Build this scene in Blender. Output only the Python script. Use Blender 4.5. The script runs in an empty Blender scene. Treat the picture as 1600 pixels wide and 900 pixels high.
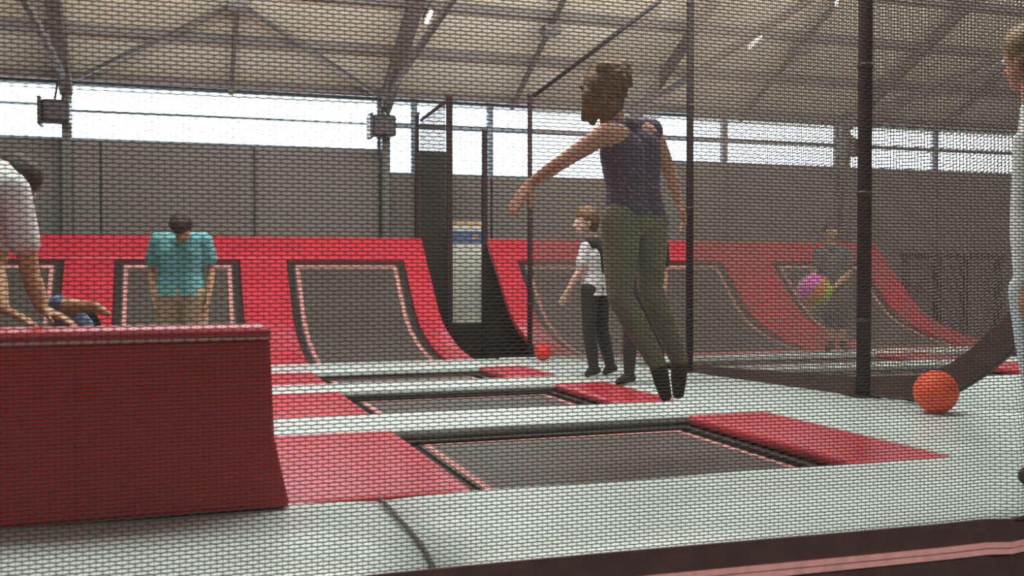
import bpy, math, random
import numpy as np
from mathutils import Vector as V
random.seed(7)
SC = bpy.context.scene
COL = SC.collection

# ------------------------------------------------------------------ camera, world, lights, exposure
EYE = 0.85                      # eye height over the padded platform (platform top is z = 0)
F_PX = 1590.0
YAW, PITCH = math.radians(18.4), math.radians(-1.0)
cam = bpy.data.cameras.new('camera')
cam.sensor_width = 36.0
cam.lens = 36.0 * F_PX / 1600.0
cam.clip_start = 0.02
cam.dof.use_dof = True
cam.dof.focus_distance = 6.0
cam.dof.aperture_fstop = 3.7
camo = bpy.data.objects.new('camera', cam)
camo.location = (0, 0, EYE)
camo.rotation_euler = (math.pi / 2 + PITCH, 0, -YAW)
COL.objects.link(camo)
SC.camera = camo

SC.view_settings.view_transform = 'Standard'
SC.view_settings.look = 'None'
SC.view_settings.gamma = 1.0
SC.view_settings.use_curve_mapping = False
SC.view_settings.exposure = 0.0

world = bpy.data.worlds.new('overcast sky')
SC.world = world
world.use_nodes = True
wn = world.node_tree.nodes
wn['Background'].inputs[0].default_value = (0.90, 0.95, 1.0, 1)
wn['Background'].inputs[1].default_value = 9.0


def area(name, loc, sx, sy, power, color, rot=(0, 0, 0)):
    l = bpy.data.lights.new(name, 'AREA')
    l.shape = 'RECTANGLE'
    l.size, l.size_y, l.energy, l.color = sx, sy, power, color
    o = bpy.data.objects.new(name, l)
    o.location, o.rotation_euler = loc, rot
    COL.objects.link(o)
    return o


area('hall_lamp_row', (2.0, 6.2, 5.6), 9.0, 2.0, 575, (1.0, 0.99, 0.96))
area('hall_lamp_row', (9.5, 7.5, 5.3), 5.0, 2.0, 220, (1.0, 0.97, 0.91))
area('hall_lamp_row', (1.0, -2.5, 5.0), 12.0, 2.0, 520, (1.0, 0.97, 0.92))
area('added_roof_fill', (4.0, 5.6, 3.5), 13.0, 1.0, 820, (1.0, 0.98, 0.91), (math.radians(125), 0, 0))  # added fill, out of view, brightens the roof lining; not a hall fixture

# ------------------------------------------------------------------ picture maths: a pixel of the photograph -> a real point
FW = V((math.sin(YAW) * math.cos(PITCH), math.cos(YAW) * math.cos(PITCH), math.sin(PITCH)))
RT = V((math.cos(YAW), -math.sin(YAW), 0))
UP = RT.cross(FW)
CAM = V((0, 0, EYE))


def ray(x, y):
    return FW + RT * ((x - 800) / F_PX) + UP * ((450 - y) / F_PX)


def P(x, y, d):
    return CAM + ray(x, y) * d


def G(x, y, z=0.0):
    r = ray(x, y)
    return CAM + r * ((z - EYE) / r.z)


def OY(x, y, Y):
    r = ray(x, y)
    return CAM + r * (Y / r.y)


# ------------------------------------------------------------------ materials
def mat(name, col, rough=0.6, var=0.12, scale=6.0, bump=0.0, bscale=60.0, spec=0.5, metal=0.0, sheen=0.0, coord='Object'):
    m = bpy.data.materials.new(name)
    m.use_nodes = True
    nt = m.node_tree
    b = nt.nodes['Principled BSDF']
    tc = nt.nodes.new('ShaderNodeTexCoord')
    n = nt.nodes.new('ShaderNodeTexNoise')
    n.inputs['Scale'].default_value = scale
    n.inputs['Detail'].default_value = 3
    nt.links.new(tc.outputs[coord], n.inputs['Vector'])
    r = nt.nodes.new('ShaderNodeValToRGB')
    lo = [c * (1 - var) for c in col]
    hi = [min(1, c * (1 + var)) for c in col]
    r.color_ramp.elements[0].position = 0.3
    r.color_ramp.elements[1].position = 0.7
    r.color_ramp.elements[0].color = (*lo, 1)
    r.color_ramp.elements[1].color = (*hi, 1)
    nt.links.new(n.outputs['Fac'], r.inputs['Fac'])
    nt.links.new(r.outputs['Color'], b.inputs['Base Color'])
    b.inputs['Roughness'].default_value = rough
    b.inputs['Specular IOR Level'].default_value = spec
    b.inputs['Metallic'].default_value = metal
    if sheen:
        b.inputs['Sheen Weight'].default_value = sheen
    if bump:
        n2 = nt.nodes.new('ShaderNodeTexNoise')
        n2.inputs['Scale'].default_value = bscale
        n2.inputs['Detail'].default_value = 2
        nt.links.new(tc.outputs[coord], n2.inputs['Vector'])
        bp = nt.nodes.new('ShaderNodeBump')
        bp.inputs['Strength'].default_value = bump
        bp.inputs['Distance'].default_value = 0.01
        nt.links.new(n2.outputs['Fac'], bp.inputs['Height'])
        nt.links.new(bp.outputs['Normal'], b.inputs['Normal'])
    return m


def speckled(name, col, dot, rough=0.85):
    m = mat(name, col, rough, 0.1, 8)
    nt = m.node_tree
    b = nt.nodes['Principled BSDF']
    tc = nt.nodes['Texture Coordinate']
    v = nt.nodes.new('ShaderNodeTexVoronoi')
    v.inputs['Scale'].default_value = 42
    nt.links.new(tc.outputs['Object'], v.inputs['Vector'])
    r = nt.nodes.new('ShaderNodeValToRGB')
    r.color_ramp.elements[0].position = 0.28
    r.color_ramp.elements[1].position = 0.42
    r.color_ramp.elements[0].color = (1, 1, 1, 1)
    r.color_ramp.elements[1].color = (0, 0, 0, 1)
    nt.links.new(v.outputs['Distance'], r.inputs['Fac'])
    mx = nt.nodes.new('ShaderNodeMix')
    mx.data_type = 'RGBA'
    old = b.inputs['Base Color'].links[0].from_socket
    nt.links.new(r.outputs['Color'], mx.inputs['Factor'])
    nt.links.new(old, mx.inputs['A'])
    mx.inputs['B'].default_value = (*dot, 1)
    nt.links.new(mx.outputs['Result'], b.inputs['Base Color'])
    return m


def glass_mat(name):
    m = bpy.data.materials.new(name)
    m.use_nodes = True
    nt = m.node_tree
    nt.nodes.clear()
    o = nt.nodes.new('ShaderNodeOutputMaterial')
    mx = nt.nodes.new('ShaderNodeMixShader')
    t = nt.nodes.new('ShaderNodeBsdfTransparent')
    t.inputs[0].default_value = (0.92, 0.95, 0.96, 1)
    g = nt.nodes.new('ShaderNodeBsdfGlossy')
    g.inputs['Roughness'].default_value = 0.05
    fr = nt.nodes.new('ShaderNodeFresnel')
    fr.inputs[0].default_value = 1.3
    nt.links.new(fr.outputs[0], mx.inputs[0])
    nt.links.new(t.outputs[0], mx.inputs[1])
    nt.links.new(g.outputs[0], mx.inputs[2])
    nt.links.new(mx.outputs[0], o.inputs[0])
    return m


def emit(name, col, s):
    m = bpy.data.materials.new(name)
    m.use_nodes = True
    b = m.node_tree.nodes['Principled BSDF']
    b.inputs['Base Color'].default_value = (*col, 1)
    b.inputs['Emission Color'].default_value = (*col, 1)
    b.inputs['Emission Strength'].default_value = s
    return m


M = dict(
    white_vinyl=mat('pale grey vinyl', (0.60, 0.71, 0.68), 0.34, 0.06, 3, 0.12, 7, 0.5),
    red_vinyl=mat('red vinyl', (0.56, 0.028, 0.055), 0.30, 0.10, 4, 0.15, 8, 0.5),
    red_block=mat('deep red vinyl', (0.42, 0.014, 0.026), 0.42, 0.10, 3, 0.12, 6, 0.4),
    seam=mat('dark seam thread', (0.10, 0.10, 0.09), 0.8),
    bed=mat('black trampoline weave', (0.075, 0.07, 0.058), 0.52, 0.08, 20, 0.1, 300, 0.5),
    border=mat('black spring cover', (0.022, 0.019, 0.018), 0.7, 0.1),
    stitch=mat('pink red webbing', (0.62, 0.26, 0.25), 0.7, 0.12, 30),
    frame=mat('dark steel', (0.045, 0.038, 0.04), 0.5, 0.15, 8, metal=0.3),
    post=mat('black padded post vinyl', (0.040, 0.028, 0.030), 0.85, 0.2, 9, spec=0.2),
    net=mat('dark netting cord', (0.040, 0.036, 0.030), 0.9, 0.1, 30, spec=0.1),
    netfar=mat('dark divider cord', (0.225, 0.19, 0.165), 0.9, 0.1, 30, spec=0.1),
    hem=mat('maroon brown net webbing', (0.075, 0.040, 0.036), 0.8, 0.2, 12, 0.2, 80),
    wall=mat('grey wall sheet', (0.172, 0.164, 0.145), 0.75, 0.06, 1.2, 0.05, 30),
    wall_gap=mat('dark wall joint', (0.12, 0.115, 0.105), 0.8),
    plain_wall=mat('dull wall', (0.22, 0.21, 0.19), 0.8),
    ceil=mat('beige roof lining', (0.80, 0.765, 0.645), 0.8, 0.05, 0.8, 0.05, 20),
    steel=mat('brown grey steel', (0.185, 0.16, 0.145), 0.6, 0.15, 5),
    column=mat('grey green steel', (0.13, 0.13, 0.115), 0.6, 0.1, 5),
    winframe=mat('blue grey window frame', (0.16, 0.21, 0.26), 0.5, 0.1, 5),
    floor=mat('dark hall floor', (0.085, 0.075, 0.068), 0.6, 0.2, 2),
    deck=mat('black platform skirt', (0.03, 0.027, 0.026), 0.8),
    glass=glass_mat('window glass'),
    pink_strip=mat('light pink webbing', (0.85, 0.42, 0.40), 0.7, 0.12, 30),
    tube=emit('lit tube', (1.0, 0.97, 0.9), 6.0),
    ball_orange=mat('orange foam ball', (0.78, 0.085, 0.03), 0.6, 0.1, 12, 0.25, 40),
    ball_red=mat('red foam ball', (0.72, 0.03, 0.02), 0.6, 0.1, 12),
    skin=mat('fair skin', (0.62, 0.33, 0.235), 0.55, 0.07, 14),
    skin_tan=mat('tan skin', (0.55, 0.30, 0.17), 0.55, 0.07, 14),
    skin_pale=mat('pale skin', (0.78, 0.52, 0.42), 0.55, 0.07, 14),
    hair_brown=mat('light brown hair', (0.20, 0.112, 0.058), 0.6, 0.4, 40, 0.5, 90),
    hair_dark=mat('dark hair', (0.03, 0.022, 0.018), 0.6, 0.4, 40, 0.5, 90),
    hair_blond=mat('fair hair', (0.30, 0.20, 0.10), 0.6, 0.4, 40, 0.5, 90),
    purple=speckled('dotted purple jersey', (0.105, 0.085, 0.135), (0.19, 0.16, 0.22)),
    olive=mat('olive trousers', (0.215, 0.215, 0.150), 0.85, 0.15, 9, 0.4, 18),
    sock=mat('dark socks', (0.035, 0.028, 0.022), 0.9, 0.2, 20),
    teal=mat('teal cotton', (0.15, 0.45, 0.47), 0.85, 0.1, 9, 0.3, 14),
    khaki=mat('khaki cotton', (0.44, 0.36, 0.24), 0.85, 0.1, 9, 0.3, 14),
    white_cotton=mat('white cotton', (0.76, 0.80, 0.80), 0.85, 0.05, 9, 0.3, 14),
    black_cotton=mat('black cotton', (0.030, 0.032, 0.034), 0.85, 0.2, 9, 0.3, 14),
    slate=mat('dark slate cotton', (0.075, 0.09, 0.095), 0.85, 0.1, 9, 0.3, 14),
    blue=mat('blue denim', (0.11, 0.17, 0.30), 0.85, 0.2, 30, 0.3, 14),
    paleblue=mat('pale blue cotton', (0.55, 0.66, 0.70), 0.85, 0.1, 9, 0.4, 12),
    dullred=mat('dull red cotton', (0.28, 0.06, 0.05), 0.85, 0.1, 9),
    eye_white=mat('eye white', (0.8, 0.8, 0.78), 0.3),
    iris=mat('dark iris', (0.04, 0.03, 0.02), 0.3),
    lip=mat('lip', (0.45, 0.14, 0.12), 0.5),
    emblem_red=mat('red print', (0.70, 0.02, 0.04), 0.7),
    panel_white=mat('off white board', (0.66, 0.69, 0.60), 0.6),
    panel_blue=mat('blue print', (0.08, 0.14, 0.28), 0.6),
    panel_orange=mat('orange print', (0.62, 0.30, 0.12), 0.6),
    magenta=mat('magenta ball panel', (0.75, 0.06, 0.55), 0.35),
    pink=mat('pink ball panel', (0.85, 0.25, 0.55), 0.35),
    orange=mat('orange ball panel', (0.85, 0.25, 0.04), 0.35),
    yellow=mat('yellow ball panel', (0.75, 0.65, 0.05), 0.35),
    green=mat('green ball panel', (0.12, 0.65, 0.06), 0.35),
    lime=mat('lime ball panel', (0.45, 0.75, 0.06), 0.35),
)


# ------------------------------------------------------------------ mesh helpers
class MB:
    def __init__(s):
        s.v, s.f = [], []

    def add(s, vs, fs):
        o = len(s.v)
        s.v += [tuple(p) for p in vs]
        s.f += [tuple(i + o for i in q) for q in fs]
        return s

    def box(s, x0, x1, y0, y1, z0, z1):
        return s.hexa([(x0, y0, z0), (x1, y0, z0), (x1, y1, z0), (x0, y1, z0)], [(x0, y0, z1), (x1, y0, z1), (x1, y1, z1), (x0, y1, z1)])

    def hexa(s, a, b):
        n = len(a)
        return s.add(list(a) + list(b), [tuple(range(n - 1, -1, -1)), tuple(range(n, 2 * n))] + [(i, (i + 1) % n, (i + 1) % n + n, i + n) for i in range(n)])

    def bar(s, p, q, w, h=None, up=(0, 0, 1)):
        h = h or w
        p, q = V(p), V(q)
        d = (q - p).normalized()
        u = V(up)
        if abs(d.dot(u)) > 0.98:
            u = V((0, 1, 0))
        a = d.cross(u).normalized() * w / 2
        b = d.cross(a).normalized() * h / 2
        c = [a + b, -a + b, -a - b, a - b]
        return s.hexa([p + k for k in c], [q + k for k in c])

    def tube(s, pts, r, n=10, closed=False):
        pts = [V(p) for p in pts]
        rs = r if isinstance(r, (list, tuple)) else [r] * len(pts)
        rings = []
        for i, p in enumerate(pts):
            d = (pts[min(i + 1, len(pts) - 1)] - pts[max(i - 1, 0)]).normalized()
            u = V((0, 0, 1)) if abs(d.z) < 0.9 else V((0, 1, 0))
            a = d.cross(u).normalized()
            b = d.cross(a).normalized()
            rings.append([p + (a * math.cos(t) + b * math.sin(t)) * rs[i] for t in [2 * math.pi * k / n for k in range(n)]])
        vs = [q for g in rings for q in g]
        fs = []
        for i in range(len(rings) - 1):
            for k in range(n):
                fs.append((i * n + k, i * n + (k + 1) % n, (i + 1) * n + (k + 1) % n, (i + 1) * n + k))
        fs += [tuple(range(n - 1, -1, -1)), tuple((len(rings) - 1) * n + k for k in range(n))]
        return s.add(vs, fs)

    def ball(s, c, r, nu=16, nv=10, axes=None):
        c = V(c)
        ax = axes or (V((1, 0, 0)), V((0, 1, 0)), V((0, 0, 1)))
        rr = r if isinstance(r, (list, tuple)) else (r, r, r)
        vs = [c + ax[2] * rr[2]]
        for j in range(1, nv):
            t = math.pi * j / nv
            for i in range(nu):
                p = 2 * math.pi * i / nu
                vs.append(c + ax[0] * rr[0] * math.sin(t) * math.cos(p) + ax[1] * rr[1] * math.sin(t) * math.sin(p) + ax[2] * rr[2] * math.cos(t))
        vs.append(c - ax[2] * rr[2])
        fs = [(0, 1 + i, 1 + (i + 1) % nu) for i in range(nu)]
        for j in range(nv - 2):
            for i in range(nu):
                a = 1 + j * nu
                fs.append((a + i, a + nu + i, a + nu + (i + 1) % nu, a + (i + 1) % nu))
        a = 1 + (nv - 2) * nu
        fs += [(a + i, len(vs) - 1, a + (i + 1) % nu) for i in range(nu)]
        return s.add(vs, fs)

    def build(s, name, m, parent=None, smooth=False, bevel=0.0, seg=2, recalc=True):
        me = bpy.data.meshes.new(name)
        me.from_pydata(s.v, [], s.f)
        if recalc or bevel:
            import bmesh
            bm = bmesh.new()
            bm.from_mesh(me)
            bmesh.ops.recalc_face_normals(bm, faces=bm.faces)
            if bevel:
                bmesh.ops.bevel(bm, geom=[e for e in bm.edges if len(e.link_faces) == 2 and e.calc_face_angle(0) > 0.5], offset=bevel, segments=seg, profile=0.5, affect='EDGES', clamp_overlap=True)
            bm.to_mesh(me)
            bm.free()
        me.materials.append(M[m] if isinstance(m, str) else m)
        if smooth:
            me.shade_smooth()
        o = bpy.data.objects.new(name, me)
        COL.objects.link(o)
        if parent:
            o.parent = parent
            o.matrix_parent_inverse = parent.matrix_basis.inverted()
        return o


def tag(o, label=None, cat=None, group=None, kind=None):
    if label: o['label'] = label
    if cat: o['category'] = cat
    if group: o['group'] = group
    if kind: o['kind'] = kind
    return o


def thing(name, label, cat, loc=(0, 0, 0), group=None):
    o = bpy.data.objects.new(name, None)
    o.location = loc
    o.empty_display_size = 0.1
    COL.objects.link(o)
    return tag(o, label, cat, group)


def struct(o):
    o['kind'] = 'structure'
    return o


def pad(name, x0, x1, y0, y1, m, top=0.0, t=0.06, bev=0.02, parent=None):
    """A vinyl covered foam mat lying on the deck: soft edges, slightly crowned top."""
    b = MB()
    nx, ny = 8, 4
    vs, fs = [], []
    for j in range(ny + 1):
        for i in range(nx + 1):
            u, w = i / nx, j / ny
            z = top - 0.006 + 0.006 * (1 - (2 * u - 1) ** 4) * (1 - (2 * w - 1) ** 4)
            vs.append((x0 + (x1 - x0) * u, y0 + (y1 - y0) * w, z))
    n = len(vs)
    vs += [(p[0], p[1], top - t) for p in vs]
    for j in range(ny):
        for i in range(nx):
            a = j * (nx + 1) + i
            fs.append((a, a + 1, a + nx + 2, a + nx + 1))
            fs.append((n + a, n + a + nx + 1, n + a + nx + 2, n + a + 1))
    ring = [i for i in range(nx + 1)] + [j * (nx + 1) + nx for j in range(1, ny + 1)] + [ny * (nx + 1) + i for i in range(nx - 1, -1, -1)] + [j * (nx + 1) for j in range(ny - 1, 0, -1)]
    for k in range(len(ring)):
        a, c = ring[k], ring[(k + 1) % len(ring)]
        fs.append((a, n + a, n + c, c))
    b.add(vs, fs)
    return b.build(name, m, parent, smooth=False, bevel=bev, seg=3)


# ------------------------------------------------------------------ the hall
EAVE_Z, SLOPE, WALL_Y = 3.02, 0.50, 12.5
SILL, SILL_LOW = 2.32, 2.04
XL, XR = -9.0, 18.0


def roof_z(y):
    return EAVE_Z + SLOPE * (WALL_Y - y)


def RF(x, y, off=0.0):
    """Where the line of sight through a pixel meets the roof plane lowered by off."""
    r = ray(x, y)
    t = (EAVE_Z - off + SLOPE * WALL_Y - CAM.z) / (r.z + SLOPE * r.y)
    return CAM + r * t


fl = struct(MB().box(XL, XR, -6, 13, -0.85, -0.75).build('floor', 'floor'))

# far wall: backing sheet with grey cladding panels, window strip over it
COLX = [-8.2, -4.7, -1.12, 2.48, 5.85, 9.15, 12.6, 16.0]
LOWX = [(2.45, 2.86), (3.36, 3.86), (3.98, 5.55)]        # bays where the glazing reaches lower
wb = struct(MB().box(XL, XR, WALL_Y + 0.06, WALL_Y + 0.16, -0.75, SILL_LOW).build('wall_back', 'wall_gap'))
seams = [XL, -6.0, -4.0, -2.4, -0.78, 0.92, 2.44, 2.88, 3.34, 3.88, 5.60, 7.3, 9.1, 10.9, 12.7, 14.5, 16.2, XR]
for a, c in zip(seams[:-1], seams[1:]):
    low = any(a < (l + h) / 2 < c for l, h in LOWX)
    MB().box(a + 0.012, c - 0.012, WALL_Y, WALL_Y + 0.06, -0.75, SILL_LOW if low else SILL).build('panel', 'wall', wb, bevel=0.006, seg=1)
    if not low:
        MB().box(a, c, WALL_Y + 0.06, WALL_Y + 0.16, SILL_LOW, SILL).build('backing_strip', 'wall_gap', wb)
for k, cx in enumerate(COLX):
    MB().box(cx - 0.05, cx + 0.05, WALL_Y - 0.18, WALL_Y - 0.04, -0.75, roof_z(WALL_Y - 0.2) - 0.02).build('column', 'column', wb, bevel=0.01)

spans = [(XL, -8.2), (-8.2, -4.7), (-4.7, -1.12), (-1.12, 2.44), (2.44, 2.88), (2.88, 3.34), (3.34, 3.88), (3.88, 5.60), (5.60, 7.3), (7.3, 9.15), (9.15, 10.9), (10.9, 12.6), (12.6, 16.0), (16.0, XR)]
HEAD = 2.98
for k, (a, c) in enumerate(spans):
    low = any(a < (l + h) / 2 < c for l, h in LOWX)
    z0 = SILL_LOW if low else SILL
    zm = 2.66 if (c > 2.4) else 2.72
    w = struct(MB().box(a, c, WALL_Y + 0.03, WALL_Y + 0.11, z0, z0 + 0.035).build('window_%d' % (k + 1), 'winframe'))
    fr = 0.028 if c <= 2.44 else 0.036
    MB().box(a, a + fr, WALL_Y + 0.03, WALL_Y + 0.11, z0 + 0.035, HEAD).build('jamb', 'winframe', w)
    MB().box(c - fr, c, WALL_Y + 0.03, WALL_Y + 0.11, z0 + 0.035, HEAD).build('jamb', 'winframe', w)
    MB().box(a + fr, c - fr, WALL_Y + 0.04, WALL_Y + 0.10, zm - (0.012 if c <= 2.44 else 0.03), zm + (0.012 if c <= 2.44 else 0.03)).build('transom', 'winframe', w)
    MB().box(a + fr, c - fr, WALL_Y + 0.03, WALL_Y + 0.11, HEAD - 0.03, HEAD + 0.06).build('head_rail', 'winframe', w)
    MB().box(a + fr, c - fr, WALL_Y + 0.065, WALL_Y + 0.071, z0 + 0.035, HEAD - 0.03).build('pane', 'glass', w)

struct(MB().box(XL - 0.1, XL, -6, WALL_Y + 0.16, -0.75, 9.0).build('wall_left', 'plain_wall'))
struct(MB().box(XR, XR + 0.1, -6, WALL_Y + 0.16, -0.75, 9.0).build('wall_right', 'plain_wall'))
struct(MB().box(XL, XR, -6.1, -6, -0.75, 9.0).build('wall_front', 'plain_wall'))

# roof: lining sheets between purlins and rafters
RIDGE = 3.0
PURY = [12.40, 11.65, 10.92, 10.2, 9.45, 8.7, 7.6, 6.4, 5.0, RIDGE]
ce = struct(MB().box(XL, XR, -6.1, RIDGE, roof_z(RIDGE) + 0.06, roof_z(RIDGE) + 0.12).build('ceiling', 'ceil'))
edges = [WALL_Y + 0.2] + PURY[1:]
for j in range(len(edges) - 1):
    for i in range(len(COLX) + 1):
        a = ([XL] + COLX)[i]
        c = (COLX + [XR])[i]
        y1, y0 = edges[j], edges[j + 1]
        MB().hexa([(a + .006, y0 + .006, roof_z(y0)), (c - .006, y0 + .006, roof_z(y0)), (c - .006, y1 - .006, roof_z(y1)), (a + .006, y1 - .006, roof_z(y1))],
                  [(a + .006, y0 + .006, roof_z(y0) + .05), (c - .006, y0 + .006, roof_z(y0) + .05), (c - .006, y1 - .006, roof_z(y1) + .05), (a + .006, y1 - .006, roof_z(y1) + .05)]).build('roof_sheet', 'ceil', ce)
MB().hexa([(XL, RIDGE, roof_z(RIDGE) + .08), (XR, RIDGE, roof_z(RIDGE) + .08), (XR, WALL_Y + .2, roof_z(WALL_Y + .2) + .08), (XL, WALL_Y + .2, roof_z(WALL_Y + .2) + .08)],
          [(XL, RIDGE, roof_z(RIDGE) + .12), (XR, RIDGE, roof_z(RIDGE) + .12), (XR, WALL_Y + .2, roof_z(WALL_Y + .2) + .12), (XL, WALL_Y + .2, roof_z(WALL_Y + .2) + .12)]).build('roof_deck', 'steel', ce)
for y in PURY:
    MB().bar((XL, y, roof_z(y) - .05), (XR, y, roof_z(y) - .05), .07, .09).build('purlin', 'steel', ce)
for cx in COLX:
    y0, y1 = WALL_Y - 0.12, RIDGE
    MB().bar((cx, y0, roof_z(y0) - .20), (cx, y1, roof_z(y1) - .20), (.13 if cx < 3 else .08), (.20 if cx < 3 else .13)).build('rafter', 'steel', ce)
    MB().bar((cx, y0, EAVE_Z - .06), (cx, 4.0, EAVE_Z - .06 + (.15 if cx < 0 else 1.1)), .05, .07).build('tie_beam', 'steel', ce)
# cross braces under the roof, apex at mid bay
for i in range(len(COLX) - 1):
    a, c = COLX[i], COLX[i + 1]
    mid = (a + c) / 2 - .03
    ya = 11.02
    for s, x in ((1, a), (-1, c)) if i in (2, 5) else ():
        MB().bar((x + s * .12, WALL_Y - .2, roof_z(WALL_Y - .2) - .13), (mid, ya, roof_z(ya) - .12), .045).build('cross_brace', 'steel', ce)
    MB().bar((mid, WALL_Y - .05, roof_z(WALL_Y) - .09), (mid, RIDGE, roof_z(RIDGE) - .09), .05).build('sag_bar', 'steel', ce)
    MB().box(mid - .10, mid + .10, ya - .1, ya + .1, roof_z(ya) - .2, roof_z(ya) - .1).build('gusset', 'steel', ce, bevel=.01)

# flood lamps on the columns
for cx, lab in ((-1.12, 'dark floodlight on the column at the far left window strip'), (2.48, 'dark floodlight on the column beside the lower window panes'), (9.15, 'dark floodlight on the column behind the right court')):
    z = 2.62
    t = thing('floodlight', lab, 'lamp', (cx, WALL_Y - .25, z), 'floodlights on the window columns')
    MB().box(cx - .22, cx + .06, WALL_Y - .50, WALL_Y - .28, z - .17, z + .08).build('housing', 'frame', t, bevel=.03)
    MB().box(cx - .26, cx - .22, WALL_Y - .52, WALL_Y - .26, z - .20, z + .10).build('visor', 'frame', t, bevel=.008)
    MB().bar((cx - .02, WALL_Y - .40, z + .05), (cx - .02, WALL_Y - .20, z + .20), .03).build('bracket', 'frame', t)
    MB().bar((cx - .10, WALL_Y - .40, z + .05), (cx - .08, WALL_Y - .22, z + .32), .02).build('stay', 'frame', t)

# lit tubes under the roof
for (xa, ya, xb, yb, lab) in ((666, 36, 674, 18, 'short lit tube lamp under the roof beside the middle rafter'), (1170, 74, 1190, 56, 'slanting lit tube lamp under the roof over the right court'), (1306, 8, 1313, -10, 'lit tube lamp under the roof at the top, by the thick post')):
    p, q = RF(xa, ya, .16), RF(xb, yb, .16)
    t = thing('tube_lamp', lab, 'lamp', p, 'lit tube lamps under the roof')
    MB().tube([p, q], .022, 8).build('tube', 'tube', t, smooth=True)
    u = V((0, 0, .05))
    MB().bar(p + u, q + u, .08, .04).build('housing', 'column', t)
    MB().bar(q + u, q + V((0, 0, .17)), .02).build('hanger', 'steel', t)


# ------------------------------------------------------------------ raised platform and pads
deck = tag(MB().box(-5.2, 14.0, 2.86, 12.25, -0.75, -0.32).build('platform_base', 'deck'), 'black raised platform base under all the trampolines and pads', 'platform')


def trampoline(label, x0, x1, y0, y1, group):
    t = thing('trampoline', label, 'trampoline', ((x0 + x1) / 2, (y0 + y1) / 2, -.3), group)
    z = -0.07
    MB().box(x0 + .10, x1 - .10, y0 + .06, y1 - .10, z - .012, z).build('bed', 'bed', t)
    fb = MB()
    for (a, c, e, g) in ((x0, x1, y0, y0 + .05), (x0, x1, y1 - .05, y1), (x0, x0 + .05, y0 + .05, y1 - .05), (x1 - .05, x1, y0 + .05, y1 - .05)):
        fb.box(a, c, e, g, -.32, -.062)
    fb.build('frame', 'frame', t)
    MB().box(x0 + .05, x0 + .10, y0 + .05, y1 - .05, z - .03, z - .015).build('spring_cover', 'border', t)
    MB().box(x1 - .10, x1 - .05, y0 + .05, y1 - .05, z - .03, z - .015).build('spring_cover', 'border', t)
    MB().box(x0 + .10, x1 - .10, y1 - .10, y1 - .05, z - .03, z - .015).build('spring_cover', 'border', t)
    MB().box(x0 + .10, x1 - .10, y0 + .05, y0 + .06, z - .03, z - .015).build('spring_cover', 'border', t)
    w = .035
    a, c, e, g = x0 + .115, x1 - .115, y0 + .07, y1 - .125
    for (p, q, r, s_) in ((a, a + w, e, g), (c - w, c, e, g), (a + w, c - w, g - w * .8, g), (a + w, c - w, e, e + w * .8)):
        MB().box(p, q, r, s_, z, z + .004).build('stitch_strip', 'stitch', t)
    return t


ROWS = [(3.78, 5.33), (6.02, 7.17), (7.74, 8.62)]
RGHT = [(2.86, 3.40), (2.72, 3.15), (2.55, 2.97)]
which = ['nearest', 'middle', 'farthest']
for k, (y0, y1) in enumerate(ROWS):
    trampoline('black floor trampoline, %s of the row before the red strips' % which[k], 1.12, RGHT[k][0] + .0, y0, y1, 'floor trampolines in the centre row')
    trampoline('black floor trampoline, %s of the row behind the tall red block' % which[k], -1.30, 0.29, y0, y1, 'floor trampolines behind the block')
    tag(pad('floor_pad', .30, 1.11, y0 + .01, y1 + .03, 'red_vinyl'), 'flat red mat left of the %s centre trampoline' % which[k], 'mat', 'red mats left of the centre trampolines')
    tag(pad('floor_pad', RGHT[k][0] + .01, RGHT[k][1], y0 + .01, y1 + .03, 'red_vinyl'), 'narrow red mat along the right side of the %s centre trampoline' % which[k], 'mat', 'red mats right of the centre trampolines')
CROSS = [(5.37, 6.00, 'pale grey cross mat between the nearest and middle centre trampolines'), (7.21, 7.72, 'pale grey cross mat between the middle and farthest centre trampolines'), (8.66, 9.42, 'pale grey cross mat at the foot of the red wall')]
for k, (y0, y1, lab) in enumerate(CROSS):
    xe = [3.16, 2.98, 2.98][k]
    tag(pad('cross_pad', -1.30, xe, y0, y1, 'white_vinyl'), lab, 'mat', 'pale grey cross mats')
# the walkway at the right of the row and the near edge
SIDE = [(3.78, 5.35, 3.42), (5.37, 7.19, 3.17), (7.22, 9.42, 2.99)]
names = ['pale grey walkway mat beside the nearest red strip, under the orange ball', 'pale grey walkway mat beside the middle red strip', 'pale grey walkway mat before the gap between the two red walls']


def quad_pad(name, pts, m, bev=.02):
    lo = [(p[0], p[1], -.06) for p in pts]
    hi = [(p[0], p[1], 0) for p in pts]
    return MB().hexa(lo, hi).build(name, m, bevel=bev, seg=3)


def divx(y):
    return 4.41 - .165 * (y - 5.73)


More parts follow.
